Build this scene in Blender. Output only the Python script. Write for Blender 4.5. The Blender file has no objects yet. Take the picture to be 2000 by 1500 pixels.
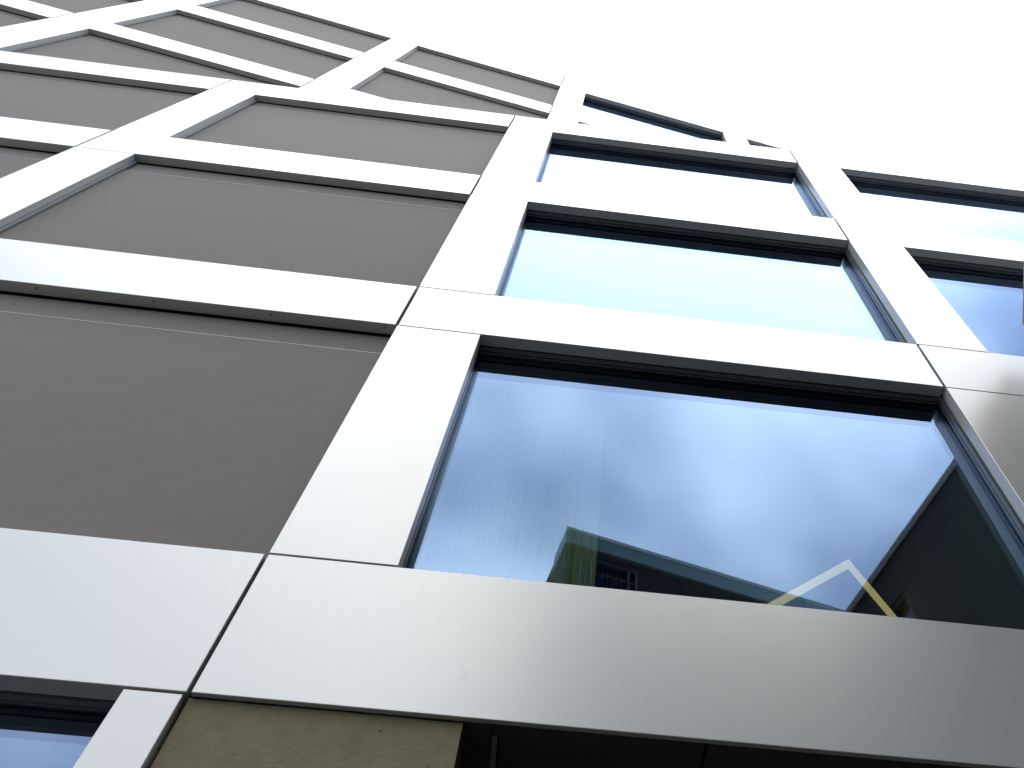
import bpy, bmesh, math, random
from mathutils import Vector, Matrix
random.seed(7)
scene = bpy.context.scene
R = math.radians
EYE = 1.6                                   # eye height; all levels below are metres above the eye

# ------------------------------------------------------------------ camera
cam_d = bpy.data.cameras.new("camera")
cam = bpy.data.objects.new("camera", cam_d)
scene.collection.objects.link(cam)
cam_d.sensor_width = 36.0
cam_d.lens = 1697.1 * 36.0 / 2000.0
cam_d.shift_x = -0.1075
cam_d.clip_start = 0.05
cam_d.clip_end = 3000
Rc = ((0.9926220860652097, 0.04944241687464161, -0.11071062130231965),
      (-0.12086288514719011, 0.4763162516130595, -0.8709276614295711),
      (0.009672499648416249, 0.8778828372071519, 0.4787777844550357))
cam.matrix_world = Matrix(((Rc[0][0], Rc[0][2], -Rc[0][1], 0),
                           (Rc[1][0], Rc[1][2], -Rc[1][1], 0),
                           (Rc[2][0], Rc[2][2], -Rc[2][1], EYE),
                           (0, 0, 0, 1)))
scene.camera = cam

# ------------------------------------------------------------------ sky and sun
SUN_EL, SUN_AZ = 48.0, 20.0                 # behind the building, veiled by cloud
world = bpy.data.worlds.new("World")
scene.world = world
world.use_nodes = True
wn, wl = world.node_tree.nodes, world.node_tree.links
wn.clear()
w_out = wn.new("ShaderNodeOutputWorld")
w_bg = wn.new("ShaderNodeBackground")
w_bg.inputs["Strength"].default_value = 0.12
w_sky = wn.new("ShaderNodeTexSky")
w_sky.sky_type = 'NISHITA'
w_sky.sun_disc = False
w_sky.sun_elevation = R(SUN_EL)
w_sky.sun_rotation = R(SUN_AZ)
w_tc = wn.new("ShaderNodeTexCoord")
w_map = wn.new("ShaderNodeMapping")
w_map.inputs["Location"].default_value = (-21.96113, -36.0944, -5.28673)
w_map.inputs["Scale"].default_value = (1.0, 1.0, 1.5)
w_n = wn.new("ShaderNodeTexNoise")
w_n.inputs["Scale"].default_value = 2.0
w_n.inputs["Detail"].default_value = 3.4
w_n.inputs["Roughness"].default_value = 0.46
w_n.inputs["Distortion"].default_value = 0.2
w_r = wn.new("ShaderNodeValToRGB")
w_r.color_ramp.interpolation = 'EASE'
w_r.color_ramp.elements[0].position = 0.30
w_r.color_ramp.elements[0].color = (0.0, 0.0, 0.0, 1)
w_r.color_ramp.elements[1].position = 0.66
w_r.color_ramp.elements[1].color = (1, 1, 1, 1)
w_mix = wn.new("ShaderNodeMixRGB")
w_mix.inputs["Color2"].default_value = (22.2, 22.2, 22.0, 1)   # bright cloud
w_gain = wn.new("ShaderNodeMixRGB")
w_gain.inputs["Fac"].default_value = 0.75                 # thin high veil over the blue
w_gain.inputs["Color2"].default_value = (5.9, 7.1, 9.3, 1)
wl.new(w_tc.outputs["Generated"], w_map.inputs["Vector"])
wl.new(w_map.outputs["Vector"], w_n.inputs["Vector"])
# cloud is thickest overhead and thins to blue haze towards the horizon, the same all round
w_sep = wn.new("ShaderNodeSeparateXYZ")
wl.new(w_tc.outputs["Generated"], w_sep.inputs["Vector"])
w_lift = wn.new("ShaderNodeMath")
w_lift.operation = 'MULTIPLY_ADD'
w_lift.inputs[1].default_value = 0.70
w_lift.inputs[2].default_value = -0.70 * 0.82
wl.new(w_sep.outputs["Z"], w_lift.inputs[0])
w_low = wn.new("ShaderNodeMath")
w_low.operation = 'MAXIMUM'
w_low.inputs[1].default_value = -0.15
wl.new(w_lift.outputs["Value"], w_low.inputs[0])
w_add = wn.new("ShaderNodeMath")
wl.new(w_n.outputs["Fac"], w_add.inputs[0])
wl.new(w_low.outputs["Value"], w_add.inputs[1])
wl.new(w_add.outputs["Value"], w_r.inputs["Fac"])
wl.new(w_r.outputs["Color"], w_mix.inputs["Fac"])
wl.new(w_sky.outputs["Color"], w_gain.inputs["Color1"])
wl.new(w_gain.outputs["Color"], w_mix.inputs["Color1"])
wl.new(w_mix.outputs["Color"], w_bg.inputs["Color"])
wl.new(w_bg.outputs["Background"], w_out.inputs["Surface"])

sun_d = bpy.data.lights.new("sun", 'SUN')
sun_d.energy = 0.8
sun_d.angle = R(20)
sun_d.color = (1.0, 0.96, 0.9)
sun = bpy.data.objects.new("sun", sun_d)
scene.collection.objects.link(sun)
sdir = Vector((math.sin(R(SUN_AZ)) * math.cos(R(SUN_EL)), math.cos(R(SUN_AZ)) * math.cos(R(SUN_EL)), math.sin(R(SUN_EL))))
sun.rotation_euler = sdir.to_track_quat('Z', 'Y').to_euler()
sun.location = (5, 30, 40)

scene.view_settings.view_transform = 'Standard'
scene.view_settings.look = 'None'
scene.view_settings.exposure = 1.35
scene.view_settings.gamma = 1.0
scene.view_settings.use_curve_mapping = False
scene.render.engine = 'CYCLES'
scene.cycles.max_bounces = 10
scene.cycles.glossy_bounces = 5
scene.cycles.transparent_max_bounces = 16

# ------------------------------------------------------------------ materials
def new_mat(name):
    mt = bpy.data.materials.new(name)
    mt.use_nodes = True
    nt = mt.node_tree
    return mt, nt, nt.nodes, nt.links, nt.nodes["Principled BSDF"]

def plain(name, col, rough=0.5, metal=0.0, var=0.08, scale=6.0, bump=0.0, bscale=200.0, spec=0.5):
    mt, nt, N, L, b = new_mat(name)
    b.inputs["Roughness"].default_value = rough
    b.inputs["Metallic"].default_value = metal
    b.inputs["Specular IOR Level"].default_value = spec
    tc = N.new("ShaderNodeTexCoord")
    nz = N.new("ShaderNodeTexNoise")
    nz.inputs["Scale"].default_value = scale
    nz.inputs["Detail"].default_value = 6
    L.new(tc.outputs["Object"], nz.inputs["Vector"])
    mx = N.new("ShaderNodeMixRGB")
    mx.inputs["Color1"].default_value = tuple(c * (1 - var) for c in col) + (1,)
    mx.inputs["Color2"].default_value = tuple(min(1, c * (1 + var)) for c in col) + (1,)
    L.new(nz.outputs["Fac"], mx.inputs["Fac"])
    L.new(mx.outputs["Color"], b.inputs["Base Color"])
    if bump:
        n2 = N.new("ShaderNodeTexNoise")
        n2.inputs["Scale"].default_value = bscale
        L.new(tc.outputs["Object"], n2.inputs["Vector"])
        bp = N.new("ShaderNodeBump")
        bp.inputs["Strength"].default_value = bump
        bp.inputs["Distance"].default_value = 0.002
        L.new(n2.outputs["Fac"], bp.inputs["Height"])
        L.new(bp.outputs["Normal"], b.inputs["Normal"])
    return mt

def satin(name, col, metal, rough, streak=0.03, scuff=0.0, sc=(3, 3, 60), spec=0.5):
    """satin coated sheet metal: faint brushed streaks, handling marks, slight oil-canning"""
    mt, nt, N, L, b = new_mat(name)
    tc = N.new("ShaderNodeTexCoord")
    mp = N.new("ShaderNodeMapping")
    mp.inputs["Scale"].default_value = sc
    L.new(tc.outputs["Object"], mp.inputs["Vector"])
    n1 = N.new("ShaderNodeTexNoise")
    n1.inputs["Scale"].default_value = 1.6
    n1.inputs["Detail"].default_value = 8
    n1.inputs["Roughness"].default_value = 0.65
    L.new(mp.outputs["Vector"], n1.inputs["Vector"])
    mx = N.new("ShaderNodeMixRGB")
    mx.inputs["Color1"].default_value = tuple(c * (1 - streak) for c in col) + (1,)
    mx.inputs["Color2"].default_value = tuple(min(1, c * (1 + streak)) for c in col) + (1,)
    L.new(n1.outputs["Fac"], mx.inputs["Fac"])
    last = mx.outputs["Color"]
    if scuff:
        n3 = N.new("ShaderNodeTexNoise")
        n3.inputs["Scale"].default_value = 5.5
        n3.inputs["Detail"].default_value = 9
        n3.inputs["Distortion"].default_value = 1.6
        L.new(tc.outputs["Object"], n3.inputs["Vector"])
        rp = N.new("ShaderNodeValToRGB")
        rp.color_ramp.elements[0].position = 0.69
        rp.color_ramp.elements[0].color = (1, 1, 1, 1)
        rp.color_ramp.elements[1].position = 0.78
        rp.color_ramp.elements[1].color = (1 - scuff, 1 - scuff, 1 - scuff, 1)
        L.new(n3.outputs["Fac"], rp.inputs["Fac"])
        mm = N.new("ShaderNodeMixRGB")
        mm.blend_type = 'MULTIPLY'
        mm.inputs["Fac"].default_value = 1
        L.new(last, mm.inputs["Color1"])
        L.new(rp.outputs["Color"], mm.inputs["Color2"])
        last = mm.outputs["Color"]
    L.new(last, b.inputs["Base Color"])
    b.inputs["Metallic"].default_value = metal
    b.inputs["Specular IOR Level"].default_value = spec
    mr = N.new("ShaderNodeMapRange")
    mr.inputs["To Min"].default_value = rough - 0.04
    mr.inputs["To Max"].default_value = rough + 0.05
    L.new(n1.outputs["Fac"], mr.inputs["Value"])
    L.new(mr.outputs["Result"], b.inputs["Roughness"])
    n2 = N.new("ShaderNodeTexNoise")
    n2.inputs["Scale"].default_value = 1.4
    L.new(tc.outputs["Object"], n2.inputs["Vector"])
    bp = N.new("ShaderNodeBump")
    bp.inputs["Strength"].default_value = 0.12
    bp.inputs["Distance"].default_value = 0.02
    L.new(n2.outputs["Fac"], bp.inputs["Height"])
    L.new(bp.outputs["Normal"], b.inputs["Normal"])
    return mt

def glass_mat(name):
    """coated insulating glass: Fresnel mirror over a dim green-grey transmission"""
    mt, nt, N, L, b = new_mat(name)
    N.remove(b)
    out = N["Material Output"]
    geo = N.new("ShaderNodeNewGeometry")
    ior = N.new("ShaderNodeMix")
    ior.data_type = 'FLOAT'
    ior.inputs[2].default_value = 2.0
    ior.inputs[3].default_value = 1 / 2.0
    L.new(geo.outputs["Backfacing"], ior.inputs[0])
    fr = N.new("ShaderNodeFresnel")
    L.new(ior.outputs[0], fr.inputs["IOR"])
    tr = N.new("ShaderNodeBsdfTransparent")
    tr.inputs["Color"].default_value = (0.56, 0.61, 0.55, 1)
    gl = N.new("ShaderNodeBsdfGlossy")
    gl.inputs["Color"].default_value = (0.475, 0.655, 1.0, 1)
    gl.inputs["Roughness"].default_value = 0.0
    mx = N.new("ShaderNodeMixShader")
    L.new(fr.outputs["Fac"], mx.inputs["Fac"])
    L.new(tr.outputs["BSDF"], mx.inputs[1])
    L.new(gl.outputs["BSDF"], mx.inputs[2])
    L.new(mx.outputs["Shader"], out.inputs["Surface"])
    return mt

def concrete_mat(name):
    mt, nt, N, L, b = new_mat(name)
    tc = N.new("ShaderNodeTexCoord")
    n1 = N.new("ShaderNodeTexNoise")
    n1.inputs["Scale"].default_value = 9
    n1.inputs["Detail"].default_value = 15
    n1.inputs["Roughness"].default_value = 0.78
    L.new(tc.outputs["Object"], n1.inputs["Vector"])
    rp = N.new("ShaderNodeValToRGB")
    rp.color_ramp.elements[0].position = 0.3
    rp.color_ramp.elements[0].color = (0.066, 0.055, 0.024, 1)
    rp.color_ramp.elements[1].position = 0.72
    rp.color_ramp.elements[1].color = (0.122, 0.099, 0.048, 1)
    L.new(n1.outputs["Fac"], rp.inputs["Fac"])
    v = N.new("ShaderNodeTexVoronoi")                      # scattered air holes
    v.inputs["Scale"].default_value = 11
    L.new(tc.outputs["Object"], v.inputs["Vector"])
    vr = N.new("ShaderNodeValToRGB")
    vr.color_ramp.elements[0].position = 0.05
    vr.color_ramp.elements[0].color = (0.25, 0.25, 0.25, 1)
    vr.color_ramp.elements[1].position = 0.085
    vr.color_ramp.elements[1].color = (1, 1, 1, 1)
    L.new(v.outputs["Distance"], vr.inputs["Fac"])
    mm = N.new("ShaderNodeMixRGB")
    mm.blend_type = 'MULTIPLY'
    mm.inputs["Fac"].default_value = 1
    L.new(rp.outputs["Color"], mm.inputs["Color1"])
    L.new(vr.outputs["Color"], mm.inputs["Color2"])
    L.new(mm.outputs["Color"], b.inputs["Base Color"])
    b.inputs["Roughness"].default_value = 0.85
    n2 = N.new("ShaderNodeTexNoise")
    n2.inputs["Scale"].default_value = 60
    n2.inputs["Detail"].default_value = 8
    L.new(tc.outputs["Object"], n2.inputs["Vector"])
    bp = N.new("ShaderNodeBump")
    bp.inputs["Strength"].default_value = 0.6
    bp.inputs["Distance"].default_value = 0.005
    L.new(n2.outputs["Fac"], bp.inputs["Height"])
    L.new(bp.outputs["Normal"], b.inputs["Normal"])
    return mt

def curtain_mat(name):
    mt, nt, N, L, b = new_mat(name)
    out = N["Material Output"]
    b.inputs["Base Color"].default_value = (0.82, 0.86, 0.60, 1)
    b.inputs["Roughness"].default_value = 0.9
    tl = N.new("ShaderNodeBsdfTranslucent")
    tl.inputs["Color"].default_value = (0.70, 0.78, 0.48, 1)
    tp = N.new("ShaderNodeBsdfTransparent")
    m1 = N.new("ShaderNodeMixShader")
    m1.inputs["Fac"].default_value = 0.3
    m2 = N.new("ShaderNodeMixShader")
    m2.inputs["Fac"].default_value = 0.25
    L.new(b.outputs["BSDF"], m1.inputs[1])
    L.new(tl.outputs["BSDF"], m1.inputs[2])
    L.new(m1.outputs["Shader"], m2.inputs[1])
    L.new(tp.outputs["BSDF"], m2.inputs[2])
    L.new(m2.outputs["Shader"], out.inputs["Surface"])
    return mt

def lamp_mat(name, col, strength):
    mt, nt, N, L, b = new_mat(name)
    b.inputs["Base Color"].default_value = (0.8, 0.8, 0.75, 1)
    b.inputs["Emission Color"].default_value = col + (1,)
    b.inputs["Emission Strength"].default_value = strength
    return mt

M = dict(
    clad=satin("satin_white_metal", (0.355, 0.350, 0.328), 0.34, 0.34, 0.02, 0.07),
    infill=satin("taupe_grey_metal", (0.122, 0.108, 0.096), 0.0, 0.62, 0.16, 0.0, (2, 2, 45), 0.03),
    trim=plain("pale_trim_metal", (0.30, 0.30, 0.31), 0.45, 0.3),
    frame=plain("anthracite_frame_metal", (0.10, 0.105, 0.11), 0.36, 0.35),
    rail=plain("guide_rail_metal", (0.30, 0.31, 0.32), 0.35, 0.6),
    black=plain("black_joint_membrane", (0.012, 0.011, 0.012), 0.8),
    glass=glass_mat("coated_window_glass"),
    concrete=concrete_mat("olive_brown_concrete"),
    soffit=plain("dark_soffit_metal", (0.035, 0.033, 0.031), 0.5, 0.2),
    strip=plain("grey_strip_metal", (0.20, 0.19, 0.23), 0.4, 0.4),
    plaster=plain("room_plaster", (0.20, 0.20, 0.20), 0.9),
    carpet=plain("room_floor", (0.10, 0.10, 0.10), 0.9),
    roof=plain("roof_gravel", (0.25, 0.25, 0.24), 0.95, 0, 0.3, 60, 0.5),
    curtain=curtain_mat("sheer_cream_curtain"),
    lamp=lamp_mat("lit_lamp_diffuser", (1.0, 0.76, 0.36), 0.42),
    wire=plain("steel_wire", (0.3, 0.3, 0.3), 0.35, 0.9),
    opp=plain("charcoal_render", (0.030, 0.028, 0.027), 0.85, 0, 0.15, 9, 0.4, 120),
    fascia=plain("weathered_zinc_fascia", (0.33, 0.46, 0.42), 0.55, 0.2, 0.12, 8),
    wingfascia=plain("bronze_brown_fascia", (0.23, 0.165, 0.135), 0.5, 0.2, 0.1, 8),
    winframe=plain("blue_grey_window_frame", (0.16, 0.19, 0.26), 0.4, 0.3),
    blueblind=plain("blue_grey_blind", (0.16, 0.22, 0.42), 0.8),  # sky reflection of the wing window, put into a base colour
    bird=plain("dark_feathers", (0.03, 0.028, 0.026), 0.8),
    paving=plain("paving_concrete", (0.125, 0.122, 0.115), 0.9, 0, 0.2, 3, 0.5, 50),
)

# ------------------------------------------------------------------ mesh helpers
def link(name, bm, mats, parent=None, smooth=False):
    bmesh.ops.recalc_face_normals(bm, faces=bm.faces)
    me = bpy.data.meshes.new(name)
    bm.to_mesh(me)
    bm.free()
    for mt in (mats if isinstance(mats, (list, tuple)) else [mats]):
        me.materials.append(mt)
    if smooth:
        for p in me.polygons:
            p.use_smooth = True
    ob = bpy.data.objects.new(name, me)
    scene.collection.objects.link(ob)
    if parent:
        ob.parent = parent
    return ob

def box(bm, x0, x1, y0, y1, z0, z1, bev=0.0):
    vs = [bm.verts.new((x, y, z)) for z in (z0, z1) for y in (y0, y1) for x in (x0, x1)]
    q = ((0, 2, 3, 1), (4, 5, 7, 6), (0, 1, 5, 4), (2, 6, 7, 3), (0, 4, 6, 2), (1, 3, 7, 5))
    fs = [bm.faces.new([vs[i] for i in f]) for f in q]
    if bev:
        es = list({e for f in fs for e in f.edges})
        bmesh.ops.bevel(bm, geom=es, offset=bev, segments=1, profile=0.5, affect='EDGES')
    return fs

def sweep(bm, prof, path_fn, n):
    """closed profile extruded along n stations"""
    rings = [[bm.verts.new(path_fn(i, a, b)) for a, b in prof] for i in range(n)]
    k = len(prof)
    for i in range(n - 1):
        for j in range(k):
            bm.faces.new((rings[i][j], rings[i][(j + 1) % k], rings[i + 1][(j + 1) % k], rings[i + 1][j]))
    bm.faces.new(rings[0][::-1])
    bm.faces.new(rings[-1])

def one_box(name, mat, parent, *a, bev=0.0):
    bm = bmesh.new()
    box(bm, *a, bev=bev)
    return link(name, bm, mat, parent)

def thing(name, label, cat, loc=(0, 0, 0), rz=0.0, group=None):
    o = bpy.data.objects.new(name, None)
    scene.collection.objects.link(o)
    o.empty_display_size = 0.2
    o.location = loc
    o.rotation_euler = (0, 0, rz)
    tag(o, label, cat, group)
    return o

def tag(o, label=None, cat=None, group=None, kind=None):
    if label: o["label"] = label
    if cat: o["category"] = cat
    if group: o["group"] = group
    if kind: o["kind"] = kind
    return o

# ------------------------------------------------------------------ ground
bm = bmesh.new()
box(bm, -1200, 1200, -1200, 1200, -0.4, 0.0)
tag(link("ground", bm, M["paving"]), kind="structure")

# ------------------------------------------------------------------ facade system (local: x along, y into the building, z up)
GAP = 0.026
DEP = 0.095            # depth of the folded cladding panels
GLZ = 0.1677            # depth of the glass

FRAME_PROFILE = [      # (depth, inset towards the opening), stepped like the real section
    (0.100, -0.075), (0.100, -0.024), (0.111, -0.024), (0.111, 0.0), (0.143, 0.0), (0.143, -0.030),
    (0.154, -0.030), (0.154, -0.004), (0.176, -0.004), (0.176, -0.075)]

def window(root, x0, x1, z0, z1, mat_glass):
    """x0..x1, z0..z1 clear opening; window > head, sides, sill, pane"""
    bm = bmesh.new()
    sweep(bm, FRAME_PROFILE, lambda i, a, b: ((x0 - 0.07, x1 + 0.07)[i], a, z1 - b), 2)
    w = link("window", bm, M["frame"], root)
    for s in (0, 1):
        bm = bmesh.new()
        sg = 1 if s == 0 else -1
        xx = x0 if s == 0 else x1
        sweep(bm, FRAME_PROFILE, lambda i, a, b: (xx + sg * b, a, (z0 - 0.02, z1 + 0.0)[i]), 2)
        link("side_frame", bm, M["frame"], w)
    bm = bmesh.new()
    box(bm, x0 - 0.02, x1 + 0.02, DEP + 0.01, 0.200, z0 - 0.08, z0 - 0.015)
    link("sill", bm, M["frame"], w)
    bm = bmesh.new()
    box(bm, x0 - 0.005, x1 + 0.005, GLZ, GLZ + 0.026, z0 - 0.01, z1 + 0.003)
    link("pane", bm, mat_glass, w)
    return w

def infill(root, x0, x1, z0, z1):
    """grey closed bay: header panel, pale drip strip, main panel, guide rail beside the pier"""
    y = 0.0907
    split = z1 - 0.327
    one_box("infill_panel", M["infill"], root, x0, x1, y, y + 0.03, z0 - 0.05, split - 0.006)
    one_box("drip_strip", M["trim"], root, x0, x1, y - 0.0005, y + 0.02, split - 0.004, split - 0.0005)
    one_box("header_panel", M["infill"], root, x0, x1, y + 0.012, y + 0.04, split - 0.01, z1 - 0.035)
    bm = bmesh.new()
    box(bm, x0 + 0.018, x0 + 0.028, 0.070, 0.0880, z0 - 0.04, z1 - 0.035)
    r_ = link("guide_rail", bm, M["rail"], root)
    bm = bmesh.new()
    box(bm, x0 + 0.001, x0 + 0.044, 0.0885, 0.0903, z0 - 0.04, z1 - 0.035)
    link("brush_seal", bm, M["black"], r_)

def facade(root, joints, bands, kinds, pier_w, z_bottom, joint_last=True):
    """joints: bay edges; bands: (bottom, top) from the lowest; kinds[bay]: 'grey' or 'glass'"""
    nb = len(joints) - 1
    for i in range(nb):
        a, b = joints[i], joints[i + 1]
        for k, (zb, zt) in enumerate(bands):
            g = 0.010 if k == 0 else GAP / 2
            one_box("band_panel", M["clad"], root, a + g, b - g, 0, 0.028 if k == 0 and kinds[i] == 'glass' else DEP, zb, zt, bev=0.0025)
            if k + 1 < len(bands):
                z0, z1 = zt, bands[k + 1][0]
                one_box("pier_panel", M["clad"], root, a + GAP / 2 - 0.006, a + pier_w, 0.0, DEP, z0 + 0.011, z1 - 0.011, bev=0.0025)
                if kinds[i] == 'grey':
                    infill(root, a + pier_w + 0.001, b - 0.004, z0, z1)
                else:
                    window(root, a + pier_w, b - 0.004, z0, z1, M["glass"])
    # dark carcass behind the open joints
    for k, (zb, zt) in enumerate(bands):
        for i in range(nb):
            yb = 0.10 if kinds[i] == 'glass' else 0.18
            one_box("spandrel_wall", M["black"], root, joints[i] + 0.002, joints[i + 1] - 0.002, yb, 0.40, zb + 0.076, zt - 0.09)
            if kinds[i] == 'grey':
                one_box("joint_lining", M["black"], root, joints[i] + 0.002, joints[i + 1] - 0.002, 0.155, 0.175, zb + 0.002, zt - 0.06)
            if k + 1 < len(bands):
                z0, z1 = zt, bands[k + 1][0]
                if kinds[i] == 'grey':
                    one_box("carcass_wall", M["black"], root, joints[i] + 0.002, joints[i + 1] - 0.002, 0.18, 0.40, z0 - 0.088, z1 + 0.074)
                else:
                    one_box("pier_wall", M["black"], root, joints[i] + 0.06, joints[i] + pier_w - 0.072, 0.10, 0.40, z0 - 0.088, z1 + 0.074)

def rooms(root, joints, bands, kinds, pier_w, depth, z_low=None):
    nb = len(joints) - 1
    for i in range(nb):
        if kinds[i] != 'glass':
            continue
        a, b = joints[i], joints[i + 1]
        for k in range(len(bands) - 1):
            z0, z1 = bands[k][1], bands[k + 1][0]
            one_box("room_ceiling", M["plaster"], root, a + 0.1, b - 0.01, 0.41, depth, z1 + 0.10, z1 + 0.20)
            one_box("room_floor", M["carpet"], root, a + 0.1, b - 0.01, 0.41, depth, z0 - 0.16, z0 - 0.10)
            one_box("room_wall", M["plaster"], root, a + 0.1, b - 0.01, depth + 0.002, depth + 0.1, z0 - 0.16, z1 + 0.20)
            one_box("partition_wall", M["plaster"], root, a + 0.0, a + 0.095, 0.41, depth, z0 - 0.16, z1 + 0.20)

# ------------------------------------------------------------------ lower block, the one over the camera
Y0 = 3.0
low = thing("office_building", "nearest white gridded block, grey bays on its left and large windows on its right",
            "building", (0, Y0, EYE))
J = [-10.13, -5.787, -1.4435, 2.8945, 7.235]
BANDS = [(2.497, 3.363), (6.081, 6.850), (9.577, 10.368), (13.068, 13.805)]
KIND = ['grey', 'grey', 'glass', 'glass']
facade(low, J, BANDS, KIND, 0.645, 0)
rooms(low, J, BANDS, KIND, 0.645, 4.6)
# parapet cap with a shadow gap below it, roof deck behind, blank end wall
for i in range(4):
    one_box("parapet_cap", M["clad"], low, J[i] + 0.003, J[i + 1] - 0.003, 0.004, 0.42, 13.838, 13.864, bev=0.002)
one_box("roof", M["roof"], low, J[0], J[-1], 0.42, 16, 13.45, 13.60)
one_box("end_wall", M["clad"], low, J[-1] + 0.01, J[-1] + 0.15, 0.0, 16, -EYE, 13.8)
one_box("rear_wall", M["plaster"], low, J[0], J[-1], 15.9, 16.1, -EYE, 13.44)
for x, z in ((-4.156, 0), (-3.28, 0), (-2.402, 0), (-1.537, 0)):
    bm = bmesh.new()
    bmesh.ops.create_cone(bm, cap_ends=True, segments=10, radius1=0.007, radius2=0.005, depth=0.006,
                          matrix=Matrix.Translation((x, 0.035, 6.081 - 0.002)))
    link("screw", bm, M["black"], low)
# hook on the parapet
bm = bmesh.new()
pts = [(5.858, 0.02, 13.86), (5.858, 0.02, 13.90), (5.84, 0.0, 13.925), (5.79, -0.015, 13.935)]
def tube(bm, pts, r, seg=6):
    pts = [Vector(p) for p in pts]
    rings = []
    for i, p in enumerate(pts):
        d = (pts[min(i + 1, len(pts) - 1)] - pts[max(i - 1, 0)]).normalized()
        up = Vector((0, 1, 0)) if abs(d.y) < 0.9 else Vector((1, 0, 0))
        u = d.cross(up).normalized(); v = d.cross(u)
        rings.append([bm.verts.new(p + (u * math.cos(2 * math.pi * k / seg) + v * math.sin(2 * math.pi * k / seg)) * r) for k in range(seg)])
    for i in range(len(pts) - 1):
        for k in range(seg):
            bm.faces.new((rings[i][k], rings[i][(k + 1) % seg], rings[i + 1][(k + 1) % seg], rings[i + 1][k]))
    bm.faces.new(rings[0][::-1]); bm.faces.new(rings[-1])
tube(bm, pts, 0.009)
link("roof_hook", bm, M["wire"], low, True)

# ground floor of the lower block: window of the left bay with its pier, recessed entrance with dark soffit
zb0 = BANDS[0][0]
one_box("pier_panel", M["clad"], low, -1.696, -1.459, 0.0, DEP, -EYE, zb0 - 0.014, bev=0.0025)
window(low, J[1] + 0.2, -1.70, -EYE + 0.4, zb0 - 0.004, M["glass"])
one_box("plinth", M["concrete"], low, J[0], -1.70, 0.02, 0.3, -EYE, -EYE + 0.31)
one_box("room_ceiling", M["plaster"], low, J[1] + 0.1, -1.5, 0.41, 4.6, zb0 + 0.08, zb0 + 0.18)
one_box("room_wall", M["plaster"], low, J[1] + 0.1, -1.5, 4.61, 4.7, -EYE, zb0 + 0.18)
one_box("partition_wall", M["plaster"], low, J[1] + 0.0, J[1] + 0.095, 0.41, 4.6, -EYE, zb0 + 0.18)
one_box("pier_wall", M["black"], low, -1.62, -1.459, 0.10, 4.6, -EYE, zb0 - 0.01)
one_box("blank_wall", M["infill"], low, J[0], J[1] + 0.12, 0.05, 0.40, -EYE + 0.32, zb0 - 0.02)
# soffit panels over the entrance, split by open slots that run into the building
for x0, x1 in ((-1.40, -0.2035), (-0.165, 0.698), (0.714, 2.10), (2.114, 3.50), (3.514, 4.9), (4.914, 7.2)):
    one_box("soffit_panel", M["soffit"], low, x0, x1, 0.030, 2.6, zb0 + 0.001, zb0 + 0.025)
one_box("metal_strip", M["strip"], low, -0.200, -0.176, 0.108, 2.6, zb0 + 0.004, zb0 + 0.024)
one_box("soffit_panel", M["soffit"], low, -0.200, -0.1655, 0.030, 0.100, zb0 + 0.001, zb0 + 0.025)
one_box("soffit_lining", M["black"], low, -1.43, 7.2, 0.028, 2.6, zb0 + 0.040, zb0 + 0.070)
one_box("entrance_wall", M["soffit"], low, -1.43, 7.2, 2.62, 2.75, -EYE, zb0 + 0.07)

# ------------------------------------------------------------------ concrete wall below the band
bm = bmesh.new()
box(bm, 0, 1.119, 0, 1.6, 0, EYE + zb0 - 0.004)
edge = [e for e in bm.edges if e.calc_length() > 0.01]
bmesh.ops.subdivide_edges(bm, edges=edge, cuts=12, use_grid_fill=True)
for v_ in bm.verts:                                   # slightly uneven cast arrises
    if abs(v_.co.z - (EYE + zb0 - 0.004)) < 1e-4 and v_.co.y < 1e-4:
        v_.co.z -= random.uniform(0, 0.005)
cw = link("concrete_wall", bm, M["concrete"])
cw.location = (-1.441, Y0 + 0.03, 0)
tag(cw, "olive brown cast concrete wall end with small air holes, under the lowest white band", "wall")

# ------------------------------------------------------------------ upper block, set back and turned
K = 1.334
TH = 0.144945
D2 = 1.1 * K * 3.0
up = thing("office_building", "turned upper white block rising behind the lower parapet, highest against the sky",
           "building", (-math.sin(TH) * D2, math.cos(TH) * D2, EYE), TH)
UJ = [-14.14, -9.667, -5.175, -0.716, 3.766, 8.25]
UB = [(13.35, 14.13), (16.843, 17.617), (20.320, 21.197), (23.808, 25.962)]
UK = ['grey', 'grey', 'grey', 'glass', 'glass']
facade(up, UJ, UB, UK, 0.675, 0)
rooms(up, UJ, UB, UK, 0.675, 4.6)
for i in range(5):
    one_box("parapet_cap", M["clad"], up, UJ[i] + 0.003, UJ[i + 1] - 0.003, 0.004, 0.42, 25.970, 25.995, bev=0.002)
one_box("roof", M["roof"], up, UJ[0], UJ[-1], 0.42, 12, 25.5, 25.65)
one_box("end_wall", M["clad"], up, UJ[-1] + 0.01, UJ[-1] + 0.15, 0.0, 12, 13.6, 25.95)
one_box("rear_wall", M["plaster"], up, UJ[0], UJ[-1], 11.9, 12.1, 13.6, 25.4)

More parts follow.
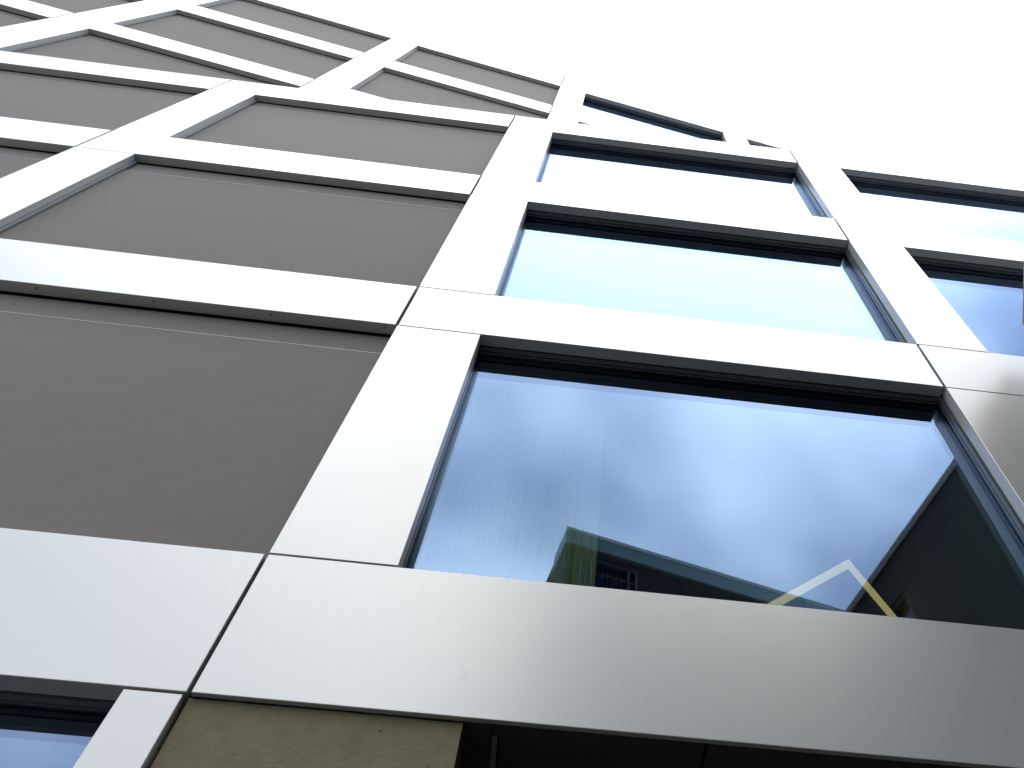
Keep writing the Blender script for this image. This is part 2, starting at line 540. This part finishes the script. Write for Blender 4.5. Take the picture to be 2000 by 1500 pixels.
# ------------------------------------------------------------------ inside the big window: curtain and lamp
bm = bmesh.new()
x0, x1, zt, zb_ = -0.95, 0.235, 6.12, 3.30
n = 420
knots = [0.0]
while knots[-1] < 1.0:                                  # wide folds on the left, tight ones on the right
    knots.append(knots[-1] + random.uniform(0.018, 0.034) * (1.7 - 1.1 * knots[-1]))
def fold_phase(t):
    for q in range(len(knots) - 1):
        if t <= knots[q + 1]:
            return 2 * math.pi * (q + (t - knots[q]) / (knots[q + 1] - knots[q]))
    return 0.0
amps = [random.uniform(0.4, 1.3) for _ in range(80)]
cols = []
for i in range(n + 1):
    t = i / n
    x = x0 + (x1 - x0) * t
    ph = fold_phase(min(t, 0.9999))
    y = 3.56 + 0.026 * amps[int(ph / (2 * math.pi))] * math.sin(ph) + 0.012 * math.sin(ph * 0.37 + 1)
    cols.append([bm.verts.new((x + 0.012 * math.cos(ph) * s, y, z)) for s, z in ((0.4, zt), (0.8, 5.2), (1.0, 4.3), (1.2, zb_))])
for i in range(n):
    for k in range(3):
        bm.faces.new((cols[i][k], cols[i + 1][k], cols[i + 1][k + 1], cols[i][k + 1]))
cur = link("curtain", bm, M["curtain"], None, True)
cur.location.z = EYE
sol = cur.modifiers.new("thickness", 'SOLIDIFY')
sol.thickness = 0.001
tag(cur, "pleated sheer pale curtain hanging behind the left part of the largest window", "curtain")

lamp = thing("ceiling_lamp", "thin lit square frame lamp hung cornerwise, seen through the lower right of the largest window", "lamp",
             (2.255, 4.232, EYE + 5.30), R(45))
a_, w_ = 1.25, 0.042
for q in ((0, a_, 0, w_), (0, w_, w_ + 0.001, a_), (a_ - w_, a_, w_ + 0.001, a_), (w_ + 0.001, a_ - w_ - 0.001, a_ - w_, a_)):
    one_box("lamp_bar", M["lamp"], lamp, q[0], q[1], q[2], q[3], 0, 0.05)
for cx in (0.1, a_ - 0.1):
    for cy in (0.02, a_ - 0.02):
        bm = bmesh.new()
        tube(bm, [(cx, cy, 0.05), (cx, cy, 0.88)], 0.0012)
        link("wire", bm, M["wire"], lamp)

# ------------------------------------------------------------------ buildings across the court, seen as reflections in the glass
def wall_building(name, label, P0, d, H, length, back, fascia_h, fascia_mat, start=0.0):
    """local x runs along the roof edge d from P0, local y points away from the court, z from the ground"""
    ang = math.atan2(d[1], d[0])
    o = thing(name, label, "building", (P0[0], P0[1], 0), ang)
    return o

opp = wall_building("office_building", "dark building with pale roof edge and barred window, mirrored in the largest window",
                    (0.066, -1.683), (0.9715, -0.2369), 10.2, 12, 8, 0.32, None)
ZH = EYE + 10.2
# local +y points towards the white facade here (d turned left), so the body lies at y < 0
wz0, wz1 = EYE + 8.0, EYE + 9.72
one_box("wall", M["opp"], opp, 0.02, 0.24, -8, -0.02, 0, ZH - 0.05)
one_box("wall", M["opp"], opp, 1.118, 14, -8, -0.02, 0, ZH - 0.05)
one_box("wall", M["opp"], opp, 0.2405, 1.1175, -8, -0.02, wz1, ZH - 0.05)
one_box("wall", M["opp"], opp, 0.2405, 1.1175, -8, -0.02, 0, wz0)
x = 0.0
for w in (0.235, 3.6, 3.6, 3.6, 3.0):
    one_box("fascia", M["fascia"], opp, x, x + w - 0.008, -0.6, 0.0, ZH - 0.32, ZH, bev=0.006)
    x += w
one_box("roof_edge", M["trim"], opp, 0.0, 14.0, -0.58, 0.012, ZH + 0.002, ZH + 0.018)
one_box("roof", M["roof"], opp, 0.3, 14, -8, -0.62, ZH - 0.04, ZH - 0.005)
bm = bmesh.new()
for a in ((0.2415, 0.275, wz0 + .002, wz1 - .002), (1.083, 1.1165, wz0 + .002, wz1 - .002), (0.4, 0.43, wz0 + .04, wz1 - .04), (0.97, 0.99, wz0 + .04, wz1 - .04)):
    box(bm, a[0], a[1], -0.10, -0.03, a[2], a[3])
box(bm, 0.276, 1.082, -0.10, -0.03, wz1 - 0.036, wz1 - 0.002)
box(bm, 0.276, 1.082, -0.09, -0.05, wz1 - 0.27, wz1 - 0.255)
wf = link("window", bm, M["winframe"], opp)
one_box("pane", M["glass"], wf, 0.2425, 1.1155, -0.14, -0.115, wz0 + .003, wz1 - .003)
for k in range(8):
    one_box("blind_slat", M["winframe"], wf, 0.47 + k * 0.068, 0.476 + k * 0.068, -0.09, -0.07, wz1 - 0.50, wz1 - 0.04)
one_box("blind_box", M["black"], wf, 0.28, 1.08, -0.30, -0.16, wz1 - 0.45, wz1 - 0.003)
one_box("room_wall", M["black"], wf, 0.243, 1.115, -1.0, -0.9, wz0 + .003, wz1 - .003)

wing = wall_building("office_building", "dark wing with brown roof edge at the right margin, mirrored as a dark triangle",
                     (3.076, 0.087), (0.2672, 0.9636), 7.0, 0, 0, 0, None)
ZW = EYE + 7.0
END = 2.765                                   # the wing stops a hand short of the white facade
# local x towards the facade, local +y points to the left (court), body at y < 0
one_box("wall", M["opp"], wing, -2.3, 0.20, -6, -0.02, 0, ZW - 0.03)
one_box("wall", M["opp"], wing, 0.905, END - 0.02, -6, -0.021, 0, ZW - 0.03)
one_box("wall", M["opp"], wing, 0.2005, 0.8945, -6, -0.03, EYE + 6.455, ZW - 0.03)
one_box("wall", M["opp"], wing, 0.2005, 0.8945, -6, -0.03, 0, EYE + 4.9)
x = -2.3
for w in (3.2, END - 0.9):
    one_box("fascia", M["wingfascia"], wing, x, x + w - 0.01, -0.5, 0.0, ZW - 0.10, ZW, bev=0.006)
    x += w
bm = bmesh.new()                               # gutter end, running slightly off the roof line
g0 = [(2.16, -0.02), (2.16, 0.036), (END, 0.004), (END, -0.02)]
lo = [bm.verts.new((a, b, ZW - 0.13)) for a, b in g0]
hi = [bm.verts.new((a, b, ZW - 0.012)) for a, b in g0]
bm.faces.new(lo); bm.faces.new(hi[::-1])
for k in range(4):
    bm.faces.new((lo[k], lo[(k + 1) % 4], hi[(k + 1) % 4], hi[k]))
link("gutter", bm, M["wingfascia"], wing)
one_box("roof", M["roof"], wing, -2.3, END - 0.03, -6, -0.51, ZW - 0.02, ZW - 0.004)
bm = bmesh.new()
for a in ((0.2015, 0.24), (0.85, 0.8935)):
    box(bm, a[0], a[1], -0.12, -0.05, EYE + 4.903, EYE + 6.452)
box(bm, 0.241, 0.849, -0.12, -0.05, EYE + 6.415, EYE + 6.452)
wf2 = link("window", bm, M["soffit"], wing)
one_box("pane", M["glass"], wf2, 0.2025, 0.8925, -0.15, -0.125, EYE + 4.905, EYE + 6.45)
one_box("blind", M["blueblind"], wf2, 0.2025, 0.8925, -0.22, -0.20, EYE + 4.905, EYE + 6.45)  # sheet added behind the pane, its blue painted in for mirrored sky

# ------------------------------------------------------------------ bird high over the roof
def make_bird():
    dist = 85.0
    p = Vector((-0.147, 0.149, 1.0)).normalized() * dist + Vector((0, 0, EYE))
    bm = bmesh.new()
    bmesh.ops.create_uvsphere(bm, u_segments=10, v_segments=8, radius=0.05, matrix=Matrix.Diagonal((2.1, 0.85, 0.8, 1)))
    bmesh.ops.create_uvsphere(bm, u_segments=8, v_segments=6, radius=0.032, matrix=Matrix.Translation((0.115, 0, 0.012)))
    root = link("bird", bm, M["bird"], None, True)
    root.location = p
    root.rotation_euler = (0, 0, R(35))
    tag(root, "tiny dark bird in flight against the white sky above the upper roof edge", "bird")
    for s in (-1, 1):
        bm = bmesh.new()
        top = [bm.verts.new(v) for v in ((0.05, 0.02 * s, 0.012), (0.06, 0.09 * s, 0.04), (-0.02, 0.19 * s, 0.03), (-0.03, 0.09 * s, 0.03), (-0.05, 0.02 * s, 0.012))]
        bot = [bm.verts.new(v.co - Vector((0, 0, 0.008))) for v in top]
        bm.faces.new(top); bm.faces.new(bot[::-1])
        for i in range(5):
            bm.faces.new((top[i], top[(i + 1) % 5], bot[(i + 1) % 5], bot[i]))
        link("wing", bm, M["bird"], root)
    bm = bmesh.new()
    box(bm, -0.17, -0.08, -0.022, 0.022, -0.004, 0.004)
    link("tail", bm, M["bird"], root)
make_bird()
